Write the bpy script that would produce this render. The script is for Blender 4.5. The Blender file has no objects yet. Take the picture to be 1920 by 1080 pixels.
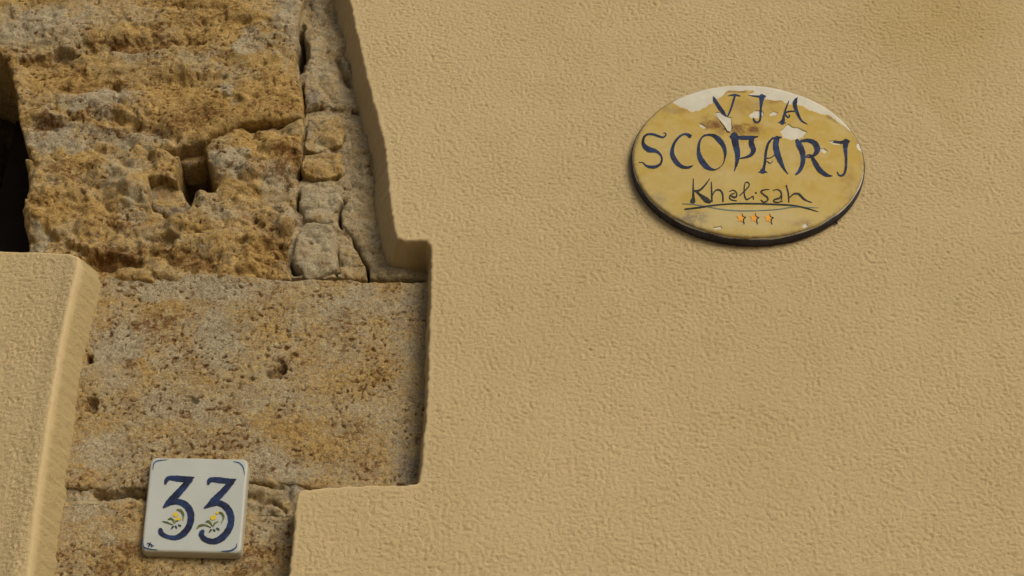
import bpy, math
import numpy as np

# ------------------------------------------------------------------ camera, sky, sun, exposure
scene = bpy.context.scene
PITCH = math.radians(38.0); DIST = 2.0; FPX = 3336.0
CAM_Z = 1.62
ZC = CAM_Z + DIST * math.sin(PITCH)
CAM = np.array([0.0, -DIST * math.cos(PITCH), CAM_Z])
cam_data = bpy.data.cameras.new('camera')
cam_data.sensor_width = 36.0
cam_data.lens = FPX / 1920.0 * 36.0
cam_data.clip_start = 0.02; cam_data.clip_end = 500.0
cam = bpy.data.objects.new('camera', cam_data)
scene.collection.objects.link(cam)
cam.location = CAM
cam.rotation_euler = (math.pi / 2 + PITCH, 0, 0)
scene.camera = cam

SUN_AZ = math.radians(33.0)      # from straight in front of the wall towards the right
SUN_EL = math.radians(27.0)
world = bpy.data.worlds.new('World'); scene.world = world; world.use_nodes = True
wn = world.node_tree; wn.nodes.clear()
sky = wn.nodes.new('ShaderNodeTexSky'); sky.sky_type = 'NISHITA'; sky.sun_disc = False
sky.sun_elevation = SUN_EL; sky.sun_rotation = math.pi - SUN_AZ
sky.air_density = 1.0; sky.dust_density = 4.0; sky.ozone_density = 1.0
bg = wn.nodes.new('ShaderNodeBackground'); bg.inputs['Strength'].default_value = 0.06
wo = wn.nodes.new('ShaderNodeOutputWorld')
wn.links.new(sky.outputs[0], bg.inputs[0]); wn.links.new(bg.outputs[0], wo.inputs[0])

sun_data = bpy.data.lights.new('sun', 'SUN')
sun_data.energy = 1.5; sun_data.angle = math.radians(30.0); sun_data.color = (1.0, 0.94, 0.83)
sun = bpy.data.objects.new('sun', sun_data); scene.collection.objects.link(sun)
from mathutils import Vector
to_sun = Vector((math.sin(SUN_AZ) * math.cos(SUN_EL), -math.cos(SUN_AZ) * math.cos(SUN_EL), math.sin(SUN_EL)))
sun.rotation_euler = to_sun.to_track_quat('Z', 'Y').to_euler()
sun.location = to_sun * 8

vs = scene.view_settings
vs.view_transform = 'Standard'; vs.look = 'None'; vs.gamma = 1.0; vs.exposure = 0.32; vs.use_curve_mapping = False

# ------------------------------------------------------------------ helpers: a traced point on a plane of known depth
CT, ST = math.cos(PITCH), math.sin(PITCH)

def W(px, py, Y=0.0):
    """point of the wall plane y = Y seen at photo pixel (px, py); returns x, z"""
    px = np.asarray(px, float); py = np.asarray(py, float)
    u = (px - 960.0) / FPX; v = (540.0 - py) / FPX
    dy = CT - v * ST; dz = ST + v * CT
    t = (Y - CAM[1]) / dy
    return u * t, CAM[2] + dz * t

def P(x, y, z):
    dx, dy, dz = x, y - CAM[1], z - CAM[2]
    c = dy * CT + dz * ST; v = (-dy * ST + dz * CT) / c
    return 960.0 + FPX * dx / c, 540.0 - FPX * v

def perlin(x, y, seed=0):
    x0 = np.floor(x).astype(np.int64); y0 = np.floor(y).astype(np.int64)
    fx = x - x0; fy = y - y0
    u = fx * fx * fx * (fx * (fx * 6 - 15) + 10); v = fy * fy * fy * (fy * (fy * 6 - 15) + 10)
    def g(ix, iy, dx, dy):
        h = (ix * 374761393 + iy * 668265263 + seed * 974634777) & 0xffffffff
        h = ((h ^ (h >> 13)) * 1274126177) & 0xffffffff
        h = h ^ (h >> 16)
        a = h * (2 * math.pi / 4294967296.0)
        return np.cos(a) * dx + np.sin(a) * dy
    n0 = g(x0, y0, fx, fy); n1 = g(x0 + 1, y0, fx - 1, fy)
    n2 = g(x0, y0 + 1, fx, fy - 1); n3 = g(x0 + 1, y0 + 1, fx - 1, fy - 1)
    a = n0 + u * (n1 - n0); b = n2 + u * (n3 - n2)
    return (a + v * (b - a)) * 1.45

def fbm(x, y, lam, octv=4, seed=0, gain=0.5):
    s = np.zeros_like(x); a = 1.0; t = 0.0
    for i in range(octv):
        s += a * perlin(x / lam + 17.3 * i, y / lam - 9.1 * i, seed + i * 31); t += a
        a *= gain; lam *= 0.5
    return s / t * 1.5

def sstep(a, b, x):
    t = np.clip((x - a) / (b - a), 0, 1); return t * t * (3 - 2 * t)

def seg_info(x, z, poly, wts=None):
    """signed distance (positive inside) to a closed polygon, and a weight interpolated along its nearest edge"""
    best = np.full(x.shape, 1e9); ins = np.zeros(x.shape, bool); wv = np.zeros(x.shape)
    n = len(poly)
    for i in range(n):
        ax, az = poly[i]; bx, bz = poly[(i + 1) % n]
        ex, ez = bx - ax, bz - az; L = ex * ex + ez * ez + 1e-18
        t = np.clip(((x - ax) * ex + (z - az) * ez) / L, 0, 1)
        d = (x - ax - t * ex) ** 2 + (z - az - t * ez) ** 2
        m = d < best; best = np.where(m, d, best)
        if wts is not None:
            wv = np.where(m, wts[i] * (1 - t) + wts[(i + 1) % n] * t, wv)
        if ez != 0:
            c = ((az > z) != (bz > z)) & (x < ex * (z - az) / ez + ax)
            ins ^= c
    d = np.sqrt(best); d = np.where(ins, d, -d)
    return (d, wv) if wts is not None else d

def line_dist(px, py, pts):
    best = np.full(px.shape, 1e9)
    for (ax, ay), (bx, by) in zip(pts[:-1], pts[1:]):
        ex, ey = bx - ax, by - ay
        t = np.clip(((px - ax) * ex + (py - ay) * ey) / (ex * ex + ey * ey + 1e-9), 0, 1)
        best = np.minimum(best, np.hypot(px - ax - t * ex, py - ay - t * ey))
    return best

def poly_world(pts, Y):
    a = np.array(pts, float); x, z = W(a[:, 0], a[:, 1], Y)
    return list(zip(x, z))

COL = scene.collection

def new_obj(name, me, mat, parent=None):
    if mat is not None:
        for m in (mat if isinstance(mat, (list, tuple)) else [mat]):
            me.materials.append(m)
    o = bpy.data.objects.new(name, me); COL.objects.link(o)
    if parent is not None:
        o.parent = parent
        o.matrix_parent_inverse = parent.matrix_basis.inverted()
    return o

def mesh_np(name, V, F3, F4, attrs=None, smooth=True):
    me = bpy.data.meshes.new(name)
    V = np.asarray(V, np.float32)
    F3 = np.asarray(F3, np.int32).reshape(-1, 3); F4 = np.asarray(F4, np.int32).reshape(-1, 4)
    nl = len(F3) * 3 + len(F4) * 4
    me.vertices.add(len(V)); me.vertices.foreach_set('co', V.ravel())
    me.loops.add(nl); me.loops.foreach_set('vertex_index', np.concatenate([F3.ravel(), F4.ravel()]))
    npoly = len(F3) + len(F4)
    me.polygons.add(npoly)
    st = np.concatenate([np.arange(len(F3)) * 3, len(F3) * 3 + np.arange(len(F4)) * 4]).astype(np.int32)
    me.polygons.foreach_set('loop_start', st)
    me.polygons.foreach_set('use_smooth', np.full(npoly, smooth))
    me.update(calc_edges=True); me.validate()
    for k, v in (attrs or {}).items():
        a = me.attributes.new(k, 'FLOAT', 'POINT'); a.data.foreach_set('value', np.asarray(v, np.float32))
    return me

def relief(sdf, bounds, h, depth, skirt, attrs=None, extra=None, gsdf=None, ge=None, sknoise=0.0):
    """a piece of relief: front surface y = depth(x, z, d) wherever sdf > 0, with a skirt running back from its outline.
    skirt(x, z) gives (outward width, depth, rows, bulge)."""
    x0, x1, z0, z1 = bounds
    nx = int((x1 - x0) / h) + 2; nz = int((z1 - z0) / h) + 2
    gx = x0 + np.arange(nx) * h; gz = z0 + np.arange(nz) * h
    X, Z = np.meshgrid(gx, gz)
    D = sdf(X.ravel(), Z.ravel()).reshape(X.shape)
    D = np.where(np.abs(D) < 1e-6, 1e-6, D)
    inside = D > 0
    idx = -np.ones(X.shape, np.int64); idx[inside] = np.arange(inside.sum())
    vx = list([X[inside]]); vz = list([Z[inside]]); vd = list([D[inside]])
    nv = int(inside.sum())
    c0 = inside[:-1, :-1]; c1 = inside[:-1, 1:]; c2 = inside[1:, 1:]; c3 = inside[1:, :-1]
    cnt = c0.astype(int) + c1 + c2 + c3
    full = cnt == 4
    Q = np.stack([idx[:-1, :-1][full], idx[:-1, 1:][full], idx[1:, 1:][full], idx[1:, :-1][full]], 1)
    part = np.argwhere((cnt > 0) & (cnt < 4))
    cross = {}; cx = []; cz = []
    T3 = []; T4 = []; contour = []
    offs = ((0, 0), (0, 1), (1, 1), (1, 0))
    for (j, i) in part:
        corners = [(j + a, i + b) for a, b in offs]
        poly = []; tags = []
        for k in range(4):
            A = corners[k]; B = corners[(k + 1) % 4]
            ia, ib = inside[A], inside[B]
            if ia: poly.append(int(idx[A])); tags.append(None)
            if ia != ib:
                key = (A, B) if A < B else (B, A)
                if key not in cross:
                    a, b = key; da, db = D[a], D[b]; t = da / (da - db)
                    cross[key] = nv + len(cx)
                    cx.append(X[a] + t * (X[b] - X[a])); cz.append(Z[a] + t * (Z[b] - Z[a]))
                poly.append(cross[key]); tags.append('out' if ia else 'in')
        m = len(poly)
        for k in range(1, m - 1): T3.append((poly[0], poly[k], poly[k + 1]))
        for k in range(m):
            if tags[k] == 'out' and tags[(k + 1) % m] == 'in':
                contour.append((poly[k], poly[(k + 1) % m]))
    cx = np.array(cx); cz = np.array(cz); nc = len(cx)
    AX = np.concatenate([X[inside], cx]); AZ = np.concatenate([Z[inside], cz])
    AD = np.concatenate([D[inside], np.zeros(nc)])
    AY = depth(AX, AZ, AD)
    VX, VY, VZ = [AX], [AY], [AZ]
    DD = [AD]; SK = [np.zeros(len(AX))]
    if skirt is not None and nc:
        e = ge or h * 0.7; gs = gsdf or sdf
        gxn = gs(cx + e, cz) - gs(cx - e, cz); gzn = gs(cx, cz + e) - gs(cx, cz - e)
        gl = np.hypot(gxn, gzn) + 1e-9; gxn /= gl; gzn /= gl
        w, dep, rows, bulge = skirt(cx, cz)
        y0 = AY[nv:]
        base = nv
        prev = np.arange(nv, nv + nc)
        tot = nv + nc
        for r in range(1, rows + 1):
            t = r / rows
            off = w * (t ** bulge)
            if sknoise:
                q = (cx * 0.7 + cz) * 1.0
                off = off + sknoise * (perlin(q / 0.009, np.full(nc, t * dep / 0.009), 601) + 0.6 * perlin(q / 0.0045, np.full(nc, t * dep / 0.0045), 602))
            VX.append(cx - gxn * off); VZ.append(cz - gzn * off); VY.append(y0 + (dep - 0) * t)
            DD.append(np.zeros(nc)); SK.append(np.full(nc, t))
            cur = np.arange(tot, tot + nc); tot += nc
            for (a, b) in contour:
                T4.append((b - 0 if r == 1 else prev[b - nv], a if r == 1 else prev[a - nv], cur[a - nv], cur[b - nv]))
            prev = cur
    VX = np.concatenate(VX); VY = np.concatenate(VY); VZ = np.concatenate(VZ)
    DD = np.concatenate(DD); SK = np.concatenate(SK)
    F4 = Q if not T4 else np.concatenate([Q, np.array(T4)])
    at = attrs(VX, VZ, DD, SK) if attrs else {}
    V = np.stack([VX, VY, VZ], 1)
    if extra is not None:
        ev, ef, ea = extra
        n0 = len(V); V = np.concatenate([V, ev]); F4 = np.concatenate([F4, np.array(ef) + n0])
        for k in at: at[k] = np.concatenate([at[k], np.full(len(ev), ea.get(k, 0.0))])
    return V, T3, F4, at

def thing(name, label, cat, loc):
    o = bpy.data.objects.new(name, None); COL.objects.link(o); o.location = loc
    o.empty_display_size = 0.05
    o['label'] = label; o['category'] = cat
    return o

# ------------------------------------------------------------------ materials
def mat_new(name):
    m = bpy.data.materials.new(name); m.use_nodes = True
    nt = m.node_tree; nt.nodes.clear()
    b = nt.nodes.new('ShaderNodeBsdfPrincipled'); o = nt.nodes.new('ShaderNodeOutputMaterial')
    nt.links.new(b.outputs[0], o.inputs[0])
    return m, nt, b

class NB:
    def __init__(s, nt): s.nt = nt; s.tc = nt.nodes.new('ShaderNodeNewGeometry')
    def _set(s, n, k, v):
        if v is None: return
        if hasattr(v, 'links') or isinstance(v, bpy.types.NodeSocket): s.nt.links.new(v, n.inputs[k])
        else: n.inputs[k].default_value = v
    def noise(s, scale, detail=3, rough=0.5, dist=0.0, vec=None):
        n = s.nt.nodes.new('ShaderNodeTexNoise'); n.inputs['Scale'].default_value = scale
        n.inputs['Detail'].default_value = detail; n.inputs['Roughness'].default_value = rough
        n.inputs['Distortion'].default_value = dist
        s.nt.links.new(vec if vec is not None else s.tc.outputs['Position'], n.inputs['Vector'])
        return n.outputs['Fac']
    def mapped(s, scale=(1, 1, 1), rot=(0, 0, 0)):
        n = s.nt.nodes.new('ShaderNodeMapping'); n.inputs['Scale'].default_value = scale; n.inputs['Rotation'].default_value = rot
        s.nt.links.new(s.tc.outputs['Position'], n.inputs['Vector']); return n.outputs[0]
    def ramp(s, fac, a, b, lo=0.0, hi=1.0):
        n = s.nt.nodes.new('ShaderNodeMapRange'); n.interpolation_type = 'SMOOTHSTEP'
        s._set(n, 0, fac); n.inputs[1].default_value = a; n.inputs[2].default_value = b
        n.inputs[3].default_value = lo; n.inputs[4].default_value = hi; return n.outputs[0]
    def math(s, op, a, b=None, clamp=False):
        n = s.nt.nodes.new('ShaderNodeMath'); n.operation = op; n.use_clamp = clamp
        s._set(n, 0, a); s._set(n, 1, b); return n.outputs[0]
    def mix(s, fac, a, b, mode='MIX'):
        n = s.nt.nodes.new('ShaderNodeMix'); n.data_type = 'RGBA'; n.blend_type = mode
        s._set(n, 0, fac)
        s._set(n, 6, (*a, 1) if isinstance(a, tuple) else a); s._set(n, 7, (*b, 1) if isinstance(b, tuple) else b)
        return n.outputs[2]
    def attr(s, name):
        n = s.nt.nodes.new('ShaderNodeAttribute'); n.attribute_name = name; return n.outputs['Fac']
    def bump(s, height, strength, dist):
        n = s.nt.nodes.new('ShaderNodeBump'); s._set(n, 'Strength', strength); n.inputs['Distance'].default_value = dist
        s.nt.links.new(height, n.inputs['Height']); return n.outputs[0]

def srgb(r, g, b):
    f = lambda c: ((c / 255 + 0.055) / 1.055) ** 2.4 if c > 10 else c / 255 / 12.92
    return (f(r), f(g), f(b))

def plaster_material():
    m, nt, b = mat_new('roughcast_plaster'); n = NB(nt)
    base = n.mix(n.ramp(n.noise(3.0, 5, 0.6), 0.35, 0.68), (0.538, 0.417, 0.223), (0.504, 0.388, 0.200))
    base = n.mix(n.ramp(n.noise(9.0, 5, 0.65), 0.45, 0.72, 0, 0.6), base, (0.512, 0.400, 0.202))
    base = n.mix(n.ramp(n.noise(17.0, 5, 0.65), 0.45, 0.75, 0, 0.5), base, (0.554, 0.426, 0.241))
    base = n.mix(n.ramp(n.noise(5.0, 4, 0.6, 0.0, n.mapped((6, 1, 0.5))), 0.52, 0.75, 0, 0.2), base, (0.470, 0.359, 0.178))
    base = n.mix(n.attr('stain'), base, (0.419, 0.313, 0.108))
    base = n.mix(n.ramp(n.noise(330.0, 4, 0.68), 0.58, 0.72, 0, 0.6), base, (0.336, 0.238, 0.104))
    base = n.mix(n.attr('dimmed_smooth_coat'), base, (0.397, 0.307, 0.143))  # smooth yellowish coat, darkened to offset the side light on the pier's reveal
    nt.links.new(base, b.inputs['Base Color'])
    b.inputs['Roughness'].default_value = 0.88; b.inputs['Specular IOR Level'].default_value = 0.25
    rough = n.attr('rough')
    coarse = n.math('MULTIPLY', n.noise(150.0, 2, 0.5), n.attr('outer'))
    fine = n.noise(230.0, 5, 0.68)
    grit = n.noise(520.0, 3, 0.65)
    hgt = n.math('ADD', n.math('MULTIPLY', fine, 1.1), n.math('MULTIPLY', coarse, 1.6))
    hgt = n.math('ADD', hgt, n.math('MULTIPLY', grit, 0.45))
    nt.links.new(n.bump(hgt, n.math('MULTIPLY_ADD' if False else 'MAXIMUM', rough, 0.3), 0.0020), b.inputs['Normal'])
    return m

def stone_material():
    m, nt, b = mat_new('weathered_limestone'); n = NB(nt)
    tint = n.math('ADD', n.attr('tint'), n.ramp(n.noise(45.0, 6, 0.68, 0.3), 0.28, 0.72, -0.20, 0.20))
    tint = n.math('ADD', tint, n.ramp(n.noise(230.0, 5, 0.7), 0.28, 0.72, -0.45, 0.45))
    grey = n.mix(n.ramp(n.noise(30.0, 5, 0.65), 0.35, 0.7), (0.455, 0.39, 0.255), (0.36, 0.305, 0.20))
    ochre = n.mix(n.ramp(n.noise(80.0, 6, 0.7), 0.35, 0.68), (0.50, 0.342, 0.120), (0.35, 0.215, 0.068))
    col = n.mix(n.math('MULTIPLY_ADD', tint, 1.0, clamp=True) if False else n.math('ADD', tint, 0.0, True), grey, ochre)
    rust_and_pitshade = n.math('ADD', n.attr('rust_and_pitshade'), n.ramp(n.noise(170.0, 6, 0.75), 0.3, 0.72, -0.40, 0.40))
    col = n.mix(n.ramp(rust_and_pitshade, 0.25, 0.95, 0, 0.95), col, (0.165, 0.078, 0.020))
    ash = n.math('ADD', n.attr('ash'), n.ramp(n.noise(110.0, 5, 0.7), 0.3, 0.7, -0.3, 0.3))
    col = n.mix(n.ramp(ash, 0.35, 0.95, 0, 0.8), col, (0.29, 0.25, 0.19))
    speck = n.ramp(n.noise(210.0, 6, 0.72), 0.56, 0.68, 0, 0.85)
    col = n.mix(n.math('MULTIPLY', speck, n.attr('porous')), col, (0.10, 0.052, 0.017))
    grain = n.ramp(n.noise(460.0, 4, 0.72), 0.32, 0.68, 0.0, 1.0)
    col = n.mix(0.68, col, n.mix(grain, (0.52, 0.48, 0.42), (1.45, 1.47, 1.5)), 'MULTIPLY')
    light = n.ramp(n.noise(420.0, 3, 0.65), 0.60, 0.74, 0, 0.4)
    col = n.mix(light, col, (0.60, 0.50, 0.32))
    nt.links.new(col, b.inputs['Base Color'])
    b.inputs['Roughness'].default_value = 0.92; b.inputs['Specular IOR Level'].default_value = 0.2
    hgt = n.math('ADD', n.noise(300.0, 6, 0.75), n.math('MULTIPLY', n.noise(700.0, 3, 0.65), 0.6))
    nt.links.new(n.bump(hgt, 1.0, 0.0026), b.inputs['Normal'])
    return m

def simple(name, c1, c2, scale, rough, spec=0.4, bumpd=0.0, c3=None, s3=None):
    m, nt, b = mat_new(name); n = NB(nt)
    col = n.mix(n.ramp(n.noise(scale, 4, 0.6), 0.35, 0.68), c1, c2)
    if c3 is not None:
        col = n.mix(n.ramp(n.noise(s3, 4, 0.65), 0.60, 0.74), col, c3)
    nt.links.new(col, b.inputs['Base Color'])
    b.inputs['Roughness'].default_value = rough; b.inputs['Specular IOR Level'].default_value = spec
    if bumpd: nt.links.new(n.bump(n.noise(scale * 3, 4, 0.6), 0.6, bumpd), b.inputs['Normal'])
    return m

M_PLASTER = plaster_material()
M_STONE = stone_material()
M_INSIDE = simple('unlit_interior_black', (0.022, 0.018, 0.013), (0.015, 0.012, 0.01), 8.0, 0.95, 0.1)  # near-black walls stand in for the darkness of the unlit room
M_STREET = simple('street_paving', (0.28, 0.25, 0.20), (0.20, 0.18, 0.15), 4.0, 0.9, 0.2, 0.002)

# ------------------------------------------------------------------ the street below
gv = [(-30, -30, 0), (30, -30, 0), (30, 0.3, 0), (-30, 0.3, 0)]
street = new_obj('street', mesh_np('street', gv, [], [(0, 1, 2, 3)]), M_STREET)
street['kind'] = 'structure'; street['label'] = 'pale paving of the street at the foot of the wall'

# ------------------------------------------------------------------ the wall
wall = thing('house_wall', 'sand coloured roughcast house wall with a stepped recess baring old limestone blocks', 'wall', (0, 0, 0))

# front edge of the plaster round the recess: pixel, pixel, reveal width in mm
HOLE = [(612, -130, 20), (634, -70, 24), (655, 0, 25), (668, 62, 25), (684, 130, 24), (697, 185, 24), (709, 225, 24), (718, 262, 25), (724, 300, 26),
        (728, 345, 26), (733, 395, 25), (737, 428, 22), (744, 446, 18), (762, 452, 13), (785, 450, 8), (801, 451, 6), (807, 463, 7), (808, 500, 9), (806, 560, 10),
        (803, 640, 10), (801, 720, 9), (797, 790, 9), (792, 838, 9), (787, 885, 8), (784, 905, 8), (765, 908, 8), (700, 909, 8),
        (640, 911, 8), (602, 914, 8), (578, 917, 8), (563, 918, 7), (556, 926, 7), (553, 960, 7), (548, 1010, 7), (543, 1060, 7), (537, 1110, 7),
        (528, 1190, 8), (300, 1205, 10), (44, 1195, 20), (57, 1080, 29), (75, 930, 31), (96, 780, 32), (118, 640, 33), (139, 545, 35),
        (151, 500, 37), (149, 481, 28), (126, 468, 15), (60, 454, 8), (0, 446, 8), (-120, 436, 10), (-190, 468, 10), (-198, 300, 10), (-190, -125, 12)]
hole_w = poly_world([(a, b) for a, b, c in HOLE], 0.0)
hole_wt = [c / 1000.0 for a, b, c in HOLE]
hx = [p[0] for p in hole_w]; hz = [p[1] for p in hole_w]
HB = (min(hx) - 0.06, max(hx) + 0.06, min(hz) - 0.06, max(hz) + 0.06)

def plaster_sdf(x, z):
    d = np.full(x.shape, 0.06)
    m = (x > HB[0]) & (x < HB[1]) & (z > HB[2]) & (z < HB[3])
    dd = -seg_info(x[m], z[m], hole_w)
    pxm, _ = P(x[m], np.zeros(m.sum()), z[m]); k = 0.25 + 0.75 * sstep(200, 330, pxm)
    dd = dd + k * (0.0016 * fbm(x[m], z[m], 0.022, 4, 5, 0.6) + 0.0010 * perlin(x[m] / 0.006, z[m] / 0.006, 9))
    d[m] = np.minimum(dd, 0.06)
    return d

def plaster_depth(x, z, d):
    px, py = P(x, np.zeros_like(x), z)
    r = np.where(px < 260, 0.0045, 0.0032)
    rd = np.where(d < r, r - np.sqrt(np.maximum(r * r - (r - np.clip(d, 0, r)) ** 2, 0)), 0)
    # left pier tilted away from the sun so its face comes out darker
    lx = np.maximum(W(150, 540)[0] - x, 0); rd = rd + 0.24 * lx * sstep(0, 0.03, lx) * sstep(-0.75, -0.55, x) 
    big = 0.0016 * fbm(x, z, 0.22, 3, 3)
    # roughcast: lumps drawn out a little along the float's slanting strokes
    a = math.radians(-38); xr = x * math.cos(a) + z * math.sin(a); zr = -x * math.sin(a) + z * math.cos(a)
    wx = 0.0022 * perlin(x / 0.011, z / 0.011, 21); wz = 0.0022 * perlin(x / 0.011, z / 0.011, 22)
    n1 = perlin((xr + wx) / 0.0074, (zr + wz) / 0.0058, 11)
    n2 = perlin((x + wz) / 0.0043, (z + wx) / 0.0040, 12)
    n3 = perlin(x / 0.0029, z / 0.0029, 13)
    patch = 0.68 + 0.40 * sstep(-0.45, 0.45, fbm(x, z, 0.035, 4, 14, 0.6))
    raw = 0.00035 * n1 + 0.00115 * n2 + 0.00155 * n3
    lump = np.where(raw > 0.0002, 0.0002 + 0.40 * (raw - 0.0002), raw)      # floated flat on top, torn in between
    lump = lump * patch * sstep(0.0, 0.010, d)
    return rd + big * sstep(0, 0.02, d) - lump

def plaster_skirt(x, z):
    _, w = seg_info(x, z, hole_w, hole_wt)
    w = w * (1 + 0.08 * fbm(x, z, 0.06, 2, 41))
    return w, 0.075, 14, 0.9

def plaster_attrs(x, z, d, sk):
    px, py = P(x, np.zeros_like(x), z)
    nz = fbm(x, z, 0.07, 4, 77)
    s = np.exp(-(((px - 1770 + 60 * nz) / 130) ** 2 + ((py - 20 + 40 * nz) / 110) ** 2)) * 0.55
    s += 0.25 * np.exp(-(((px - 1740) / 200) ** 2 + ((py - 190) / 150) ** 2)) * sstep(-0.3, 0.6, nz)
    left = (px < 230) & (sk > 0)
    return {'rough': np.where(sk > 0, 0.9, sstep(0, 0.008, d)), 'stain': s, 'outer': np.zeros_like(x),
            'dimmed_smooth_coat': np.where(left, 0.8, 0.0)}

DX0, DX1 = HB[0] + 0.03, 0.75
_, DZ1 = W(960, -140); _, DZ0 = W(960, 1215)
DZ0 = float(min(DZ0, HB[2] + 0.02)); DZ1 = float(max(DZ1, HB[3] - 0.02))
h = 0.0015
nxp = int((DX1 - DX0) / h) + 1; nzp = int((DZ1 - DZ0) / h) + 1
EX1 = DX0 + nxp * h; EZ1 = DZ0 + nzp * h
o = 0.0
WX0, WX1, WZ0, WZ1 = -4.0, 4.0, 0.0, 5.5
ev = np.array([(WX0, o, WZ0), (DX0, o, WZ0), (EX1, o, WZ0), (WX1, o, WZ0), (WX0, o, DZ0), (DX0, o, DZ0), (EX1, o, DZ0), (WX1, o, DZ0),
               (WX0, o, EZ1), (DX0, o, EZ1), (EX1, o, EZ1), (WX1, o, EZ1), (WX0, o, WZ1), (DX0, o, WZ1), (EX1, o, WZ1), (WX1, o, WZ1)])
ef = [(0, 1, 5, 4), (1, 2, 6, 5), (2, 3, 7, 6), (4, 5, 9, 8), (6, 7, 11, 10), (8, 9, 13, 12), (9, 10, 14, 13), (10, 11, 15, 14)]
V, F3, F4, at = relief(plaster_sdf, (DX0, DX1, DZ0, DZ1), h, plaster_depth, plaster_skirt, plaster_attrs,
                       extra=(ev, ef, {'rough': 1.0, 'outer': 1.0}), gsdf=lambda x, z: -seg_info(x, z, hole_w), ge=0.012, sknoise=0.0013)
new_obj('plaster_coat', mesh_np('plaster_coat', V, F3, F4, at), M_PLASTER, wall)

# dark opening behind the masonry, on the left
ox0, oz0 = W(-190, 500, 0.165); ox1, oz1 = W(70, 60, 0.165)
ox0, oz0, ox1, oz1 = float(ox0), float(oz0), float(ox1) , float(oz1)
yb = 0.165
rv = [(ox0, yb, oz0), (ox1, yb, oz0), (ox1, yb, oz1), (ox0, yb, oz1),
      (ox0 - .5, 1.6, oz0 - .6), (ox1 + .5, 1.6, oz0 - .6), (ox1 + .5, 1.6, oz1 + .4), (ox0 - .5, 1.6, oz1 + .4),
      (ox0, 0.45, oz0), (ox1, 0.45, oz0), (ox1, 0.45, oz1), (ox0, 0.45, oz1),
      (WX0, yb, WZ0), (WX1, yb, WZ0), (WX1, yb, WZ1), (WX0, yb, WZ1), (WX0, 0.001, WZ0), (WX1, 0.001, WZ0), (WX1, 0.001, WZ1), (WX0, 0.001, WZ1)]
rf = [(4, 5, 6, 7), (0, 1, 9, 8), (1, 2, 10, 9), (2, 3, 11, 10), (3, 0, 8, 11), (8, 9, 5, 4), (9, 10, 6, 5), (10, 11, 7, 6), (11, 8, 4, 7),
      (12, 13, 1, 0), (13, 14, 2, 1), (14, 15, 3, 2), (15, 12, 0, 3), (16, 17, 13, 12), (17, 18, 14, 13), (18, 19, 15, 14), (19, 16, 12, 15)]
new_obj('opening', mesh_np('opening', rv, [], rf, smooth=False), M_INSIDE, wall)

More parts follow.
